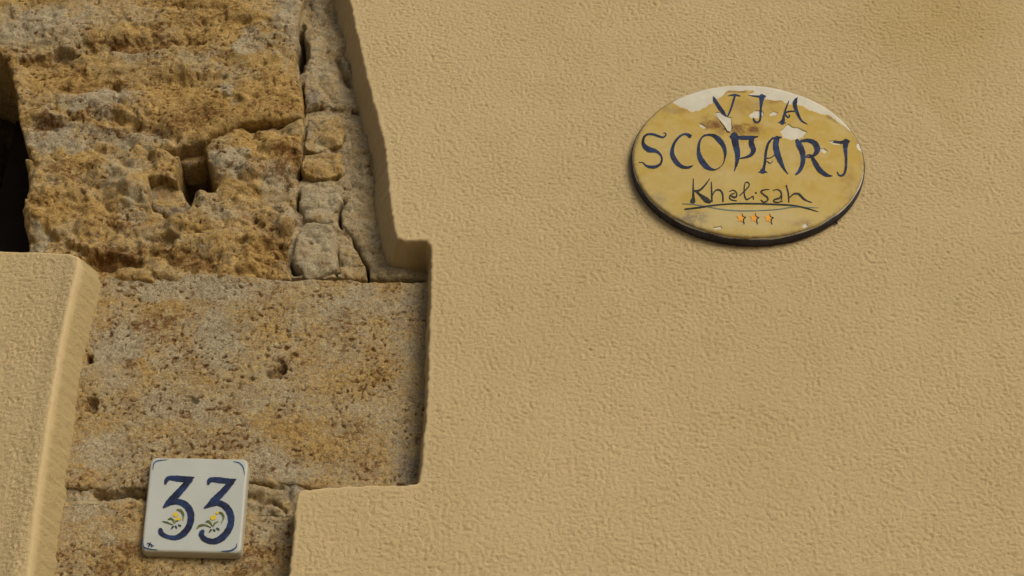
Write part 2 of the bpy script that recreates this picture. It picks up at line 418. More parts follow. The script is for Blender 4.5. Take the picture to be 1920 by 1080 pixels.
# ------------------------------------------------------------------ masonry
def stone(poly, Y=0.038, name='stone', seed=1, g=0.0013, big=0.004, lam=0.09, bed=0.0, slope=0.15, pit=0.0018, pitlam=0.009, fine=0.0009,
          er=0.010, ragged=0.003, dep=0.135, tint=0.5, tvar=0.35, rust_and_pitshade=0.15, ash=0.0, porous=0.8, grooves=(), pits=(), humps=(), tints=(), rusts=(), ashes=(),
          holes=(), cavities=0.0, crumb=0.0, tk=1.0, label=None):
    pw = poly_world(poly, Y)
    hw = [poly_world(q, Y) for q in holes]
    xs = [p[0] for p in pw]; zs = [p[1] for p in pw]
    def sdf(x, z):
        d = seg_info(x, z, pw)
        for q in hw: d = np.minimum(d, -seg_info(x, z, q))
        return d + ragged * fbm(x, z, 0.026, 5, seed + 100, 0.6)
    def pix(x, z): return P(x, np.full_like(x, Y), z)
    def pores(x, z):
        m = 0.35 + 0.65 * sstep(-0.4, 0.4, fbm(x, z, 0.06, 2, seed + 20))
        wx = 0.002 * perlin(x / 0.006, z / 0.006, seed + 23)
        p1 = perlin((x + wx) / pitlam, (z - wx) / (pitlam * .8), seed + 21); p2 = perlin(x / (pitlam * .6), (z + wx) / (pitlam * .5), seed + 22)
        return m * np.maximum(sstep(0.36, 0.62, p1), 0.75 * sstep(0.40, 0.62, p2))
    def depth(x, z, d):
        px, py = pix(x, z)
        e2 = er * np.clip(0.75 + 0.7 * fbm(x, z, 0.03, 3, seed + 3), 0.25, 2.0)
        t = np.clip(d / e2, 0, 1)
        y = Y + e2 * 0.8 * (1 - np.sqrt(np.maximum(1 - (1 - t) ** 2, 0)))
        y = y - big * fbm(x, z, lam, 4, seed)
        if bed:
            zz = z - slope * x + 0.022 * fbm(x, z, 0.10, 3, seed + 7)
            y = y + bed * (np.abs(fbm(x / 3.2, zz, 0.075, 4, seed + 8, 0.5)) * 1.5 - 0.5) * (0.5 + 0.8 * sstep(-.3, .5, fbm(x, z, 0.12, 2, seed + 9)))
        y = y + pit * pores(x, z)
        if cavities:
            c = fbm(x, z, 0.028, 3, seed + 40)
            y = y + cavities * sstep(0.35, 0.85, c)
        y = y - fine * (1.1 * perlin(x / 0.0095, z / 0.0095, seed + 33) + 0.5 * perlin(x / 0.0052, z / 0.0052, seed + 30) + 0.22 * perlin(x / 0.0030, z / 0.0030, seed + 31))
        if crumb: y = y - crumb * (np.abs(fbm(x, z, 0.040, 3, seed + 36, 0.42)) * 1.6 - 0.4)
        wob = 8.0 * fbm(x, z, 0.018, 4, seed + 50, 0.6)
        for pts, wd, dp in grooves:
            q = line_dist(px + wob, py + wob, pts)
            y = y + dp * np.exp(-(q / wd) ** 2)
        for (cx, cy, rx, ry, dp) in pits:
            q = np.hypot((px - cx + wob) / rx, (py - cy + wob * .8) / ry)
            y = y + dp * (1 - sstep(0.55, 1.15, q))
        for (cx, cy, rx, ry, dp) in humps:
            q = np.hypot((px - cx + wob * 2) / rx, (py - cy + wob * 1.6) / ry)
            y = y - dp * np.exp(-q * q)
        return y
    def skirt(x, z): return np.full(x.shape, 0.002), dep, 4, 1.0
    def attrs(x, z, d, sk):
        px, py = pix(x, z)
        w1 = 26 * fbm(x, z, 0.035, 4, seed + 61); w2 = 26 * fbm(x, z, 0.035, 4, seed + 62)
        zz = z - slope * x
        T = tint + tvar * fbm(x / (2.5 if bed else 1.2), zz, 0.05, 4, seed + 60)
        R = rust_and_pitshade + 0.42 * fbm(x / (2.5 if bed else 1.2), zz, 0.035, 4, seed + 63)
        A = np.full_like(x, ash) + 0.12 * fbm(x, z, 0.05, 3, seed + 64)
        def blobs(arr, lst):
            for (cx, cy, rx, ry, k) in lst:
                q = np.hypot((px - cx + w1) / rx, (py - cy + w2) / ry)
                arr = arr + k * (1 - sstep(0.6, 1.15, q))
            return arr
        R = R + np.where(sk > 0, 0, 0.85 * porous * pores(x, z))  # pits coloured dark brown too, painting in the shade of their hollows
        return {'tint': blobs(T, [(a, b, c, e, k * tk) for a, b, c, e, k in tints]), 'rust_and_pitshade': blobs(R, rusts), 'ash': blobs(A, ashes), 'porous': np.full_like(x, porous)}
    V, F3, F4, at = relief(sdf, (min(xs) - .008, max(xs) + .008, min(zs) - .008, max(zs) + .008), g, depth, skirt, attrs)
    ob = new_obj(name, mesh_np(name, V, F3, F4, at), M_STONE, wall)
    if label: ob['label'] = label
    return ob

# mortar bed behind all the stones, with the opening left free
stone([(-215, -150), (900, -150), (900, 1225), (20, 1225), (60, 520), (75, 470), (75, 62), (-215, 62)], Y=0.128, name='mortar', seed=301, g=0.003, big=0.006,
      lam=0.06, er=0.004, dep=0.02, tint=0.2, ash=0.5, pit=0.003, porous=0.5)

# great upper block
stone([(-215, -150), (574, -150), (575, -60), (566, 20), (557, 55), (556, 130), (566, 165), (570, 222), (520, 228), (470, 232), (432, 241), (404, 253),
       (384, 264), (350, 272), (318, 282), (255, 284), (195, 306), (130, 314), (62, 306), (44, 262), (37, 220), (29, 170), (20, 132), (2, 98), (-60, 74), (-215, 66)],
      Y=0.036, seed=11, g=0.0013, big=0.009, lam=0.11, bed=0.008, slope=0.10, pit=0.0022, pitlam=0.0066, porous=1.0, er=0.010, tint=0.88, tvar=0.60, rust_and_pitshade=0.26, cavities=0.005, crumb=0.0042, tk=1.5,
      pits=[(120, 168, 9, 9, .006), (220, 168, 7, 7, .005), (415, 185, 13, 12, .004), (125, 100, 26, 10, .012), (215, 235, 16, 10, .006)],
      grooves=[([(30, 112), (90, 108), (140, 92), (200, 88), (290, 75), (370, 78)], 8, .008), ([(45, 235), (150, 232), (215, 225), (330, 262)], 9, .009),
               ([(300, 10), (350, 8), (420, 18)], 6, .005), ([(220, 175), (330, 155), (420, 145)], 9, .005)],
      humps=[(300, 130, 140, 26, .006), (200, 205, 120, 20, .007), (470, 170, 70, 60, .004), (140, 60, 130, 30, .004)],
      tints=[(60, 60, 130, 50, -.55), (180, 195, 70, 30, -.6), (190, 262, 150, 26, -.55), (90, 255, 50, 40, -.55), (478, 80, 38, 34, -.7), (230, 20, 90, 40, -.2),
             (300, 105, 130, 18, -.3), (540, 60, 30, 80, -.5), (420, 175, 26, 18, -.9), (500, 190, 70, 50, .35), (450, 30, 60, 25, .35), (350, 200, 90, 50, .3), (130, 150, 90, 24, .3)],
      rusts=[(250, 82, 130, 14, .4), (170, 155, 80, 18, .35), (85, 92, 40, 10, .45), (510, 200, 60, 34, .35), (330, 62, 80, 12, .35), (240, 245, 60, 10, .35), (80, 235, 50, 8, .5), (380, 225, 80, 30, .3)],
      ashes=[(115, 100, 34, 12, .5), (415, 175, 16, 14, .6), (235, 268, 40, 10, .45), (570, 80, 14, 90, .5)],
      label='great eroded ochre and grey limestone block at the top')

# lower, more broken block
stone([(48, 292), (130, 298), (196, 290), (255, 270), (300, 274), (338, 290), (352, 292), (372, 280), (390, 264), (412, 248), (440, 238), (500, 229), (569, 224),
       (566, 290), (556, 325), (558, 345), (552, 380), (556, 410), (546, 440), (540, 480), (545, 515), (520, 530), (420, 525), (300, 530), (150, 530), (60, 525), (54, 470),
       (48, 430), (43, 395), (54, 360)],
      holes=[[(280, 336), (300, 330), (332, 342), (330, 318), (331, 296), (345, 280), (370, 272), (384, 279), (389, 300), (396, 318), (404, 336), (411, 352), (404, 366), (376, 364),
              (364, 376), (358, 394), (342, 405), (310, 403), (286, 388), (279, 362)]],
      Y=0.036, seed=57, g=0.0013, big=0.011, lam=0.085, bed=0.005, slope=-0.35, pit=0.0024, pitlam=0.0070, porous=1.0, er=0.011, ragged=0.0048, tint=0.80, tvar=0.55, rust_and_pitshade=0.26, cavities=0.006, crumb=0.0078, tk=1.5,
      pits=[(313, 452, 22, 16, .013), (135, 470, 30, 14, .010), (205, 490, 60, 18, .016), (560, 500, 20, 26, .018), (508, 470, 34, 26, .008)],
      grooves=[([(90, 440), (150, 470), (210, 505)], 9, .008), ([(215, 425), (250, 450), (262, 500)], 8, .007),
               ([(470, 400), (500, 455), (540, 460)], 8, .006)],
      humps=[(240, 350, 46, 34, .009), (80, 400, 36, 26, .012), (420, 300, 46, 44, .012), (230, 440, 26, 30, .008), (390, 385, 26, 22, .010), (470, 425, 60, 40, .006), (120, 360, 60, 24, .005), (370, 470, 90, 30, .004)],
      tints=[(430, 305, 44, 36, -.6), (250, 395, 30, 22, -.4), (530, 360, 34, 60, -.5), (225, 320, 50, 20, -.35), (500, 270, 70, 30, .35), (90, 400, 40, 30, .25), (70, 450, 16, 30, -.6), (500, 490, 60, 40, .3),
             (170, 450, 40, 30, .1), (400, 400, 40, 24, -.2)],
      rusts=[(220, 485, 60, 26, .45), (130, 325, 80, 14, .35), (540, 310, 26, 34, .4), (380, 480, 80, 30, .25), (500, 490, 50, 26, .35), (230, 420, 30, 14, .3), (310, 445, 30, 20, .2)],
      ashes=[(175, 440, 10, 14, .6), (95, 350, 12, 12, .6), (545, 440, 14, 60, .5), (535, 500, 30, 26, .5), (80, 340, 40, 12, .3)],
      label='broken ochre limestone block with a dark hole')

# small stone lodged in the hole
stone([(280, 338), (300, 332), (326, 342), (342, 354), (348, 374), (360, 388), (344, 404), (312, 404), (284, 390), (277, 362)], Y=0.050, seed=71, g=0.001, big=0.004, lam=0.03, er=0.008,
      ragged=0.001, dep=.03, tint=0.75, rust_and_pitshade=0.1, tvar=.2, pit=.001, ashes=[(300, 392, 50, 14, .9), (284, 365, 10, 34, .9), (350, 390, 12, 12, .8), (310, 338, 30, 8, .7)], label='small stone lodged in the hole of the block')

stone([(312, 258), (352, 252), (396, 256), (402, 284), (384, 302), (352, 311), (326, 306)], Y=0.058, seed=73, g=0.0011, big=0.004, lam=0.03, er=0.008, ragged=0.002, dep=.03, tint=0.8, rust_and_pitshade=0.3, tvar=.3, crumb=.004, ashes=[(352, 296, 22, 12, .6)])

# dim inner stone at the edge of the opening
stone([(-220, 30), (60, 40), (62, 250), (36, 272), (14, 266), (-30, 240), (-90, 262), (-220, 250)], Y=0.25, seed=83, g=0.003, big=0.01, er=0.02, tint=0.4, ash=0.5, dep=.1)

# narrow stones and mortar between block and plaster
stone([(579, -150), (720, -150), (760, 215), (700, 203), (650, 204), (612, 201), (574, 207), (570, 168), (579, 120), (581, 60), (584, 0)], Y=0.044, seed=91, big=0.005, lam=0.05, er=0.006, crumb=.006, ragged=.004,
      tint=0.25, rust_and_pitshade=0.05, ash=0.30, tvar=.3, pit=.0025, grooves=[([(634, 112), (640, 135), (652, 150)], 5, .014), ([(640, 150), (662, 163)], 4, .004), ([(612, 20), (650, 25)], 6, .004)],
      humps=[(600, 150, 30, 70, .004)], ashes=[(668, 60, 30, 120, .35), (585, 190, 20, 26, .5), (585, 20, 24, 40, .3)], rusts=[(580, 195, 14, 22, .5)], label='tall grey stone beside the plaster edge')
stone([(581, 219), (603, 210), (638, 216), (644, 250), (641, 274), (618, 276), (602, 283), (586, 287), (574, 280), (571, 262), (577, 240)], Y=0.039, seed=93, g=.0011, big=0.003, lam=0.03, crumb=.005, er=0.0045, ragged=.0035, tint=0.65,
      rust_and_pitshade=.15, ashes=[(576, 245, 10, 26, .6)], tints=[(605, 262, 16, 14, -.5)])
stone([(570, 292), (598, 288), (614, 281), (638, 282), (640, 322), (612, 332), (590, 331), (572, 326), (562, 311)], Y=0.037, seed=95, g=.0011, big=0.003, lam=0.03, crumb=.005, er=0.0045, ragged=.0032, tint=0.78, rust_and_pitshade=.12)
stone([(562, 350), (574, 339), (604, 341), (634, 346), (642, 378), (624, 394), (626, 412), (600, 416), (574, 408), (561, 388)], Y=0.038, seed=97, g=.0011, big=0.003, lam=0.04, crumb=.005, er=0.008, ragged=.0032, tint=0.02, tvar=.12, rust_and_pitshade=-.15,
      pit=.0010, porous=.35, tints=[(605, 408, 26, 10, .6)])
stone([(574, 412), (600, 419), (626, 420), (633, 470), (630, 500), (610, 514), (572, 517), (556, 500), (547, 481), (552, 445), (562, 428)], Y=0.036, seed=99, g=.0011, big=0.004, lam=0.05, crumb=.004, er=0.010, ragged=.0032, tint=0.02, tvar=.12,
      rust_and_pitshade=-.15, pit=.0008, porous=.35, pits=[(584, 456, 5, 5, .005)], ashes=[(555, 500, 22, 22, .5)], rusts=[(622, 490, 14, 20, .35)], label='pale rounded rubble stone above the lower block')
stone([(637, 432), (655, 448), (672, 474), (684, 500), (690, 524), (640, 524), (631, 506)], Y=0.046, seed=101, g=.0011, big=0.003, lam=0.03, crumb=.004, er=0.006, ragged=.0015, tint=0.5, rust_and_pitshade=.15, ash=.2)
stone([(646, 208), (700, 208), (780, 230), (820, 440), (840, 518), (740, 524), (694, 521), (688, 498), (676, 470), (659, 444), (641, 426), (640, 402), (648, 384), (644, 345), (645, 280)], Y=0.046, name='mortar', seed=103, big=0.005, lam=0.045, crumb=.006,
      er=0.007, ragged=.0035, tint=0.22, tvar=.35, rust_and_pitshade=.05, ash=0.25, pit=.003, cavities=.004, grooves=[([(705, 330), (712, 400)], 5, .004), ([(700, 300), (690, 330)], 5, .004)], ashes=[(700, 250, 30, 60, .2), (725, 500, 60, 20, .2)],
      rusts=[(700, 300, 20, 40, .25), (715, 380, 12, 40, .3)], label='grey crumbling mortar beside the plaster edge')

stone([(548, -150), (600, -150), (600, 190), (660, 200), (660, 524), (540, 524), (540, 400), (545, 300), (552, 200)], Y=0.0455, name='mortar', seed=107, big=0.004, lam=0.03, er=0.003, ragged=.002, tint=0.2, tvar=.25, ash=.3, pit=.002, cavities=.006,
      pits=[(640, 402, 9, 26, .04), (633, 495, 6, 26, .04), (566, 92, 9, 46, .06), (568, 190, 6, 30, .03), (558, 380, 6, 14, .04), (562, 325, 8, 14, .03), (553, 505, 10, 12, .02)], crumb=.006, dep=.06)

# long smooth block
stone([(60, 515), (190, 516), (300, 514), (400, 513), (425, 512), (445, 519), (520, 525), (600, 521), (690, 525), (740, 528), (860, 529), (860, 945), (620, 922), (556, 908), (470, 903), (380, 912),
       (270, 914), (190, 916), (130, 914), (60, 914)], Y=0.036, seed=121, g=0.0012, big=0.0028, lam=0.12, pit=0.0025, pitlam=0.0066, fine=0.0008, er=0.006, ragged=0.0018, tint=0.46, tvar=0.50, rust_and_pitshade=0.26, porous=1.0,
      pits=[(512, 702, 17, 9, .009), (529, 692, 12, 11, .011), (520, 676, 9, 8, .005), (356, 752, 15, 9, .006), (172, 757, 12, 16, .012), (168, 672, 7, 9, .012), (236, 552, 6, 5, .003), (470, 712, 9, 6, .004)],
      humps=[(420, 520, 40, 10, .003)],
      tints=[(405, 645, 44, 66, -.65), (225, 650, 50, 46, -.6), (330, 540, 150, 28, -.55), (300, 760, 90, 26, -.35), (690, 560, 60, 40, -.25), (560, 600, 90, 40, .2), (270, 680, 26, 10, .5), (620, 820, 130, 60, .25), (500, 740, 60, 40, -.25),
             (200, 840, 60, 40, -.45), (640, 690, 80, 60, .15), (500, 880, 100, 24, -.3)],
      rusts=[(300, 620, 70, 34, .22), (245, 695, 24, 14, .45), (258, 610, 20, 10, .35), (380, 565, 26, 14, .3), (520, 690, 34, 22, .25), (660, 850, 70, 40, .22), (165, 665, 8, 10, .5), (460, 800, 140, 40, .15)],
      ashes=[(775, 600, 40, 90, .5), (770, 800, 50, 130, .45), (356, 750, 18, 16, .45), (200, 660, 30, 20, .4), (250, 690, 20, 22, .3), (740, 880, 60, 30, .4), (180, 905, 70, 14, .4), (520, 905, 60, 10, .5)],  # patches along the right edge paint in the shadow beside the plaster
      label='long porous limestone block in the middle of the recess')

# joint mortar and bottom block
stone([(60, 900), (640, 900), (640, 975), (440, 962), (300, 950), (60, 950)], Y=0.040, name='mortar', seed=131, g=.0012, crumb=.006, big=0.005, lam=0.04, er=0.004, tint=0.22, tvar=.25, rust_and_pitshade=.0, ash=.25, pit=.0022, cavities=.004,
      grooves=[([(183, 929), (215, 926), (290, 930)], 5, .012), ([(486, 949), (510, 938), (535, 958)], 4, .008), ([(470, 905), (510, 913), (530, 917)], 4, .008)], humps=[(510, 955, 22, 9, .006)],
      rusts=[(520, 935, 26, 14, .35)], ashes=[(548, 920, 20, 24, .5), (250, 915, 50, 10, .4)], label='crumbling grey mortar joint beside the number tile')
stone([(40, 938), (140, 938), (190, 936), (262, 938), (330, 944), (420, 950), (480, 960), (530, 964), (620, 972), (620, 1225), (20, 1225)], Y=0.037, seed=141, g=0.0012, big=0.004, lam=0.09, pit=0.0018, pitlam=.0062, fine=.0009, er=0.009, ragged=0.0020,
      tint=0.6, tvar=.3, rust_and_pitshade=.25, porous=1.0, tints=[(160, 955, 60, 20, -.5), (200, 1010, 20, 16, -.5), (500, 1000, 60, 40, -.3)], rusts=[(200, 1050, 120, 40, .2), (480, 1050, 60, 40, .15)], ashes=[(510, 1000, 60, 70, .30), (140, 945, 50, 10, .4)],
      label='brown porous limestone block at the bottom')

# ------------------------------------------------------------------ brush strokes on a traced surface
def catmull(pts, n=8):
    p = np.array(pts, float)
    if len(p) < 3:
        t = np.linspace(0, 1, n + 1)[:, None]; return p[0] * (1 - t) + p[-1] * t
    q = np.vstack([2 * p[0] - p[1], p, 2 * p[-1] - p[-2]]); out = []
    for i in range(1, len(q) - 2):
        for t in np.arange(n) / n:
            out.append(0.5 * ((2 * q[i]) + (-q[i - 1] + q[i + 1]) * t + (2 * q[i - 1] - 5 * q[i] + 4 * q[i + 1] - q[i + 2]) * t * t + (-q[i - 1] + 3 * q[i] - 3 * q[i + 1] + q[i + 2]) * t ** 3))
    out.append(p[-1]); return np.array(out)

def on_surface(px, py, yf, lift):
    y = np.full(np.shape(px), -0.01)
    for _ in range(6):
        x, z = W(px, py, y); y = yf(x, z) - lift
    x, z = W(px, py, y); return np.stack([x, y, z], 1)

def strokes_mesh(name, strokes, conv, yf, lift0, mat, parent, ws=1.0, step=0.00006):
    V = []; F = []; base = 0
    for k, st in enumerate(strokes):
        c = catmull(st, 7); w = np.maximum(c[:, 2], 0.6) * ws * 0.5
        xy = np.array(conv(c[:, 0], c[:, 1])).T; sc = conv.scale; w = w / sc
        w = w * (1 + 0.07 * np.sin(np.arange(len(w)) * 1.7 + k * 2.1) * np.sin(np.arange(len(w)) * 0.53 + k))
        t = np.gradient(xy, axis=0); t /= np.linalg.norm(t, axis=1)[:, None] + 1e-9
        # rounded ends
        xy = np.vstack([xy[0] - t[0] * w[0] * 0.9, xy[0] - t[0] * w[0] * .55, xy, xy[-1] + t[-1] * w[-1] * .55, xy[-1] + t[-1] * w[-1] * .9])
        w = np.concatenate([[w[0] * .3, w[0] * .8], w, [w[-1] * .8, w[-1] * .3]])
        t = np.vstack([t[0], t[0], t, t[-1], t[-1]])
        n = np.stack([-t[:, 1], t[:, 0]], 1)
        L = xy + n * w[:, None]; R = xy - n * w[:, None]
        lf = lift0 + k * step
        rows = [on_surface(L[:, 0], L[:, 1], yf, lf - .0004), on_surface(L[:, 0], L[:, 1], yf, lf), on_surface(xy[:, 0], xy[:, 1], yf, lf + .00003),
                on_surface(R[:, 0], R[:, 1], yf, lf), on_surface(R[:, 0], R[:, 1], yf, lf - .0004)]
        m = len(xy)
        for r in rows: V.append(r)
        for a in range(4):
            for i in range(m - 1):
                F.append((base + a * m + i, base + a * m + i + 1, base + (a + 1) * m + i + 1, base + (a + 1) * m + i))
        base += 5 * m
    return new_obj(name, mesh_np(name, np.concatenate(V), [], F, smooth=False), mat, parent)

class Conv:
    def __init__(s, ox, oy, sc): s.ox, s.oy, s.scale = ox, oy, sc
    def __call__(s, x, y): return s.ox + np.asarray(x) / s.scale, s.oy + np.asarray(y) / s.scale
Z1 = Conv(1160, 140, 3.176); Z2 = Conv(1180, 150, 7.2); Z3 = Conv(1400, 150, 7.2); Z4 = Conv(1180, 300, 6.354); Z6 = Conv(250, 840, 4.909)
def to1(cv, pts):      # re-express a stroke traced in another enlargement in those of Z1
    r = []
    for x, y, w in pts:
        X, Y = cv(x, y); r.append(((X - 1160) * 3.176, (Y - 140) * 3.176, w / cv.scale * 3.176))
    return r

# ------------------------------------------------------------------ the oval street sign
M_CER = simple('chipped_white_ceramic', (0.60, 0.575, 0.47), (0.54, 0.51, 0.415), 40.0, 0.85, 0.2, 0.0006, (0.52, 0.46, 0.35), 160.0)
M_RIM = simple('dark_glazed_rim', (0.030, 0.027, 0.036), (0.060, 0.055, 0.068), 60.0, 0.65, 0.2, 0.0005, (0.14, 0.13, 0.12), 130.0)
M_NAVY = simple('navy_brush_paint', (0.007, 0.011, 0.030), (0.020, 0.040, 0.110), 90.0, 0.65, 0.2, 0.0, (0.045, 0.045, 0.05), 50.0)
M_INK = simple('thin_dark_brush_paint', (0.016, 0.019, 0.018), (0.032, 0.036, 0.030), 200.0, 0.65, 0.2)
M_TEAL = simple('teal_brush_paint', (0.10, 0.15, 0.12), (0.16, 0.20, 0.14), 120.0, 0.55, 0.3)
M_ORANGE = simple('orange_star_paint', (0.78, 0.36, 0.035), (0.70, 0.30, 0.03), 200.0, 0.6, 0.2)

def glaze_material():
    m, nt, b = mat_new('mottled_yellow_glaze'); n = NB(nt)
    c = n.mix(n.ramp(n.noise(22.0, 5, 0.65, 0.6), 0.38, 0.62), (0.475, 0.352, 0.105), (0.44, 0.302, 0.056))
    c = n.mix(n.ramp(n.noise(45.0, 4, 0.6), 0.50, 0.72, 0, 0.8), c, (0.48, 0.365, 0.14))
    c = n.mix(n.ramp(n.noise(34.0, 5, 0.65, 0.8), 0.54, 0.72, 0, 0.6), c, (0.41, 0.25, 0.035))
    c = n.mix(n.attr('cream'), c, (0.49, 0.40, 0.19))
    c = n.mix(n.math('MULTIPLY', n.attr('brown'), n.ramp(n.noise(90.0, 5, 0.68), 0.30, 0.58)), c, (0.17, 0.078, 0.02))
    c = n.mix(n.math('MULTIPLY', n.attr('grime'), n.ramp(n.noise(130.0, 4, 0.65), 0.36, 0.6)), c, (0.17, 0.15, 0.12))
    c = n.mix(n.ramp(n.noise(240.0, 4, 0.6), 0.66, 0.74, 0, 0.5), c, (0.33, 0.22, 0.08))
    nt.links.new(c, b.inputs['Base Color'])
    b.inputs['Roughness'].default_value = 0.6; b.inputs['Specular IOR Level'].default_value = 0.2
    nt.links.new(n.bump(n.noise(120.0, 4, 0.6), 0.35, 0.0008), b.inputs['Normal'])
    return m
M_GLAZE = glaze_material()

YS = -0.0135                       # front plane of the sign's edge
_ang = np.linspace(0, 2 * np.pi, 120, endpoint=False)
_rot = math.radians(3.4)
ex = 218.5 * np.cos(_ang) * 1.0; ey = 144.5 * np.sin(_ang)
OVAL_PX = [(1403 + a * math.cos(_rot) - b * math.sin(_rot), 302.5 + a * math.sin(_rot) + b * math.cos(_rot)) for a, b in zip(ex, ey)]
OVAL = poly_world(OVAL_PX, YS)
ocx = float(np.mean([p[0] for p in OVAL])); ocz = float(np.mean([p[1] for p in OVAL]))
OV = np.array(OVAL); OVR = np.hypot(OV[:, 0] - ocx, OV[:, 1] - ocz); OVA = np.arctan2(OV[:, 1] - ocz, OV[:, 0] - ocx)
_s = np.argsort(OVA); OVA_s, OVR_s = OVA[_s], OVR[_s]
def rho(x, z):
    a = np.arctan2(z - ocz, x - ocx); return np.hypot(x - ocx, z - ocz) / np.interp(a, OVA_s, OVR_s, period=2 * np.pi)
def dome(x, z): return -0.0030 * (1 - np.clip(rho(x, z), 0, 1) ** 2)

sign = thing('street_sign', 'oval yellow ceramic street sign with dark rim and peeling white top edge', 'street sign', (ocx, 0.0, ocz - 0.1))
def oval_sdf(x, z): return seg_info(x, z, OVAL)
def body_depth(x, z, d):
    r = 0.0045; t = np.clip(d, 0, r)
    return YS + dome(x, z) + r - np.sqrt(np.maximum(r * r - (r - t) ** 2, 0)) - 0.00025 * fbm(x, z, 0.012, 3, 401)
ob = (min(p[0] for p in OVAL) - .004, max(p[0] for p in OVAL) + .004, min(p[1] for p in OVAL) - .004, max(p[1] for p in OVAL) + .004)
V, F3, F4, at = relief(oval_sdf, ob, 0.0014, body_depth, lambda x, z: (np.full(x.shape, -.0002), 0.011, 3, 1.0))
new_obj('ceramic_body', mesh_np('ceramic_body', V, F3, F4), M_CER, sign)

# dark rim round the side
n = len(OVAL); rows = []
nx_ = np.roll(OV, -1, 0) - np.roll(OV, 1, 0); nrm = np.stack([nx_[:, 1], -nx_[:, 0]], 1); nrm /= np.linalg.norm(nrm, axis=1)[:, None]
if np.dot(nrm[0], OV[0] - np.array([ocx, ocz])) < 0: nrm = -nrm
wv = 0.0007 * np.sin(_ang * 5 + 1) * np.sin(_ang * 11) + 0.0002 * np.sin(_ang * 29 + 2)
for off, y in ((-0.0016, YS + 0.0026), (0.0002, YS + 0.0030), (0.0010, YS + 0.0048), (0.0013, YS + .009), (0.0010, YS + .0125), (0.0002, 0.0015)):
    p = OV + nrm * off; yy = y + (wv if off < 0.0009 and y < 0 else 0)
    rows.append(np.stack([p[:, 0], np.full(n, 0.0) + yy, p[:, 1]], 1))
F = [(r * n + i, r * n + (i + 1) % n, (r + 1) * n + (i + 1) % n, (r + 1) * n + i) for r in range(5) for i in range(n)]
new_obj('rim', mesh_np('rim', np.concatenate(rows), [], F), M_RIM, sign)

# yellow glaze, flaked away along the top and in chips
def zp(cv, pts):
    a = np.array(pts, float); X, Y = cv(a[:, 0], a[:, 1])
    v = on_surface(X, Y, lambda x, z: YS + dome(x, z), 0.0); return list(zip(v[:, 0], v[:, 2]))
PEEL = zp(Z1, [(300, 145), (322, 158), (345, 178), (375, 195), (405, 205), (440, 222), (480, 212), (520, 190), (556, 168), (575, 150), (618, 128), (632, 104), (660, 93), (720, 96), (800, 92), (808, 104), (780, 118), (800, 128), (840, 138), (872, 146),
                (920, 150), (960, 152), (985, 166), (1010, 172), (1060, 178), (1095, 186), (1140, 212), (1190, 228), (1255, 238), (1290, 264), (1340, 300), (1400, 352), (1440, 400), (1560, 380), (1500, 0), (900, -60), (300, 0)])
CHIPS = [zp(Z1, q) for q in (
    [(572, 232), (598, 226), (632, 248), (668, 258), (672, 300), (668, 338), (648, 338), (622, 300), (598, 268)],
    [(958, 340), (990, 318), (1008, 296), (1030, 312), (1070, 318), (1118, 342), (1100, 372), (1056, 388), (1030, 390), (985, 376)],
    [(784, 232), (812, 216), (850, 218), (862, 240), (842, 262), (802, 262), (780, 250)], [(898, 234), (926, 222), (945, 230), (938, 244), (905, 246)],
    [(1246, 398), (1290, 396), (1328, 410), (1320, 424), (1280, 418)], [(1200, 448), (1222, 440), (1242, 458), (1232, 470), (1212, 462)],
    [(1416, 412), (1440, 402), (1456, 430), (1446, 456), (1424, 446)], [(476, 292), (496, 296), (520, 316), (508, 322), (486, 310)],
    [(1094, 892), (1116, 884), (1128, 904), (1108, 918), (1092, 912)], [(560, 912), (600, 905), (612, 918), (580, 926)])]
def glaze_sdf(x, z):
    jag = 0.0014 * fbm(x, z, 0.009, 4, 431, 0.6) + 0.0005 * perlin(x / 0.0015, z / 0.0015, 433)
    d = oval_sdf(x, z) - 0.0012 + 0.0008 * fbm(x, z, 0.02, 3, 435)
    d = np.minimum(d, -seg_info(x, z, PEEL) + jag - 0.0008 + 0.0014 * fbm(x, z, 0.012, 4, 437, 0.6))
    for c in CHIPS: d = np.minimum(d, -seg_info(x, z, c) + jag)
    return d
def glaze_depth(x, z, d):
    r = 0.0045; t = np.clip(oval_sdf(x, z), 0, r)
    y = YS + dome(x, z) + r - np.sqrt(np.maximum(r * r - (r - t) ** 2, 0))
    return y - 0.0009 + 0.0004 * (1 - sstep(0, 0.0009, d)) - 0.00018 * fbm(x, z, 0.03, 3, 441)
def glaze_attrs(x, z, d, sk):
    px, py = P(x, YS + dome(x, z), z); zx = (px - 1160) * 3.176; zy = (py - 140) * 3.176
    w = 25 * fbm(x, z, 0.02, 4, 451)
    def bl(cx, cy, rx, ry): return 1 - sstep(0.4, 1.2, np.hypot((zx - cx + w) / rx, (zy - cy + w) / ry))
    cream = 0.75 * bl(760, 860, 460, 90) + .4 * bl(500, 620, 330, 120) + .3 * bl(900, 460, 300, 90) + .35 * bl(200, 800, 140, 150) + .3 * bl(330, 430, 180, 120)
    brown = bl(740, 322, 130, 44) * 1.2 + bl(560, 290, 90, 44) * 1.0 + .5 * bl(940, 160, 70, 20) + .3 * bl(800, 200, 160, 60) + bl(620, 345, 50, 26) * .5 + bl(720, 100, 120, 14) * .8 + .6 * bl(1275, 262, 40, 16) + .35 * bl(1100, 890, 90, 40) + .3 * bl(1360, 640, 60, 120) + .4 * bl(360, 215, 60, 16)
    rr = rho(x, z)
    gr = sstep(.93, 1.0, rr) * .55 + .7 * bl(450, 850, 110, 44) + .4 * bl(250, 730, 60, 40) * sstep(.8, .95, rr) + .35 * bl(300, 200, 60, 30)
    return {'cream': np.clip(cream, 0, .9), 'brown': np.clip(brown, 0, 1), 'grime': np.clip(gr, 0, 1)}
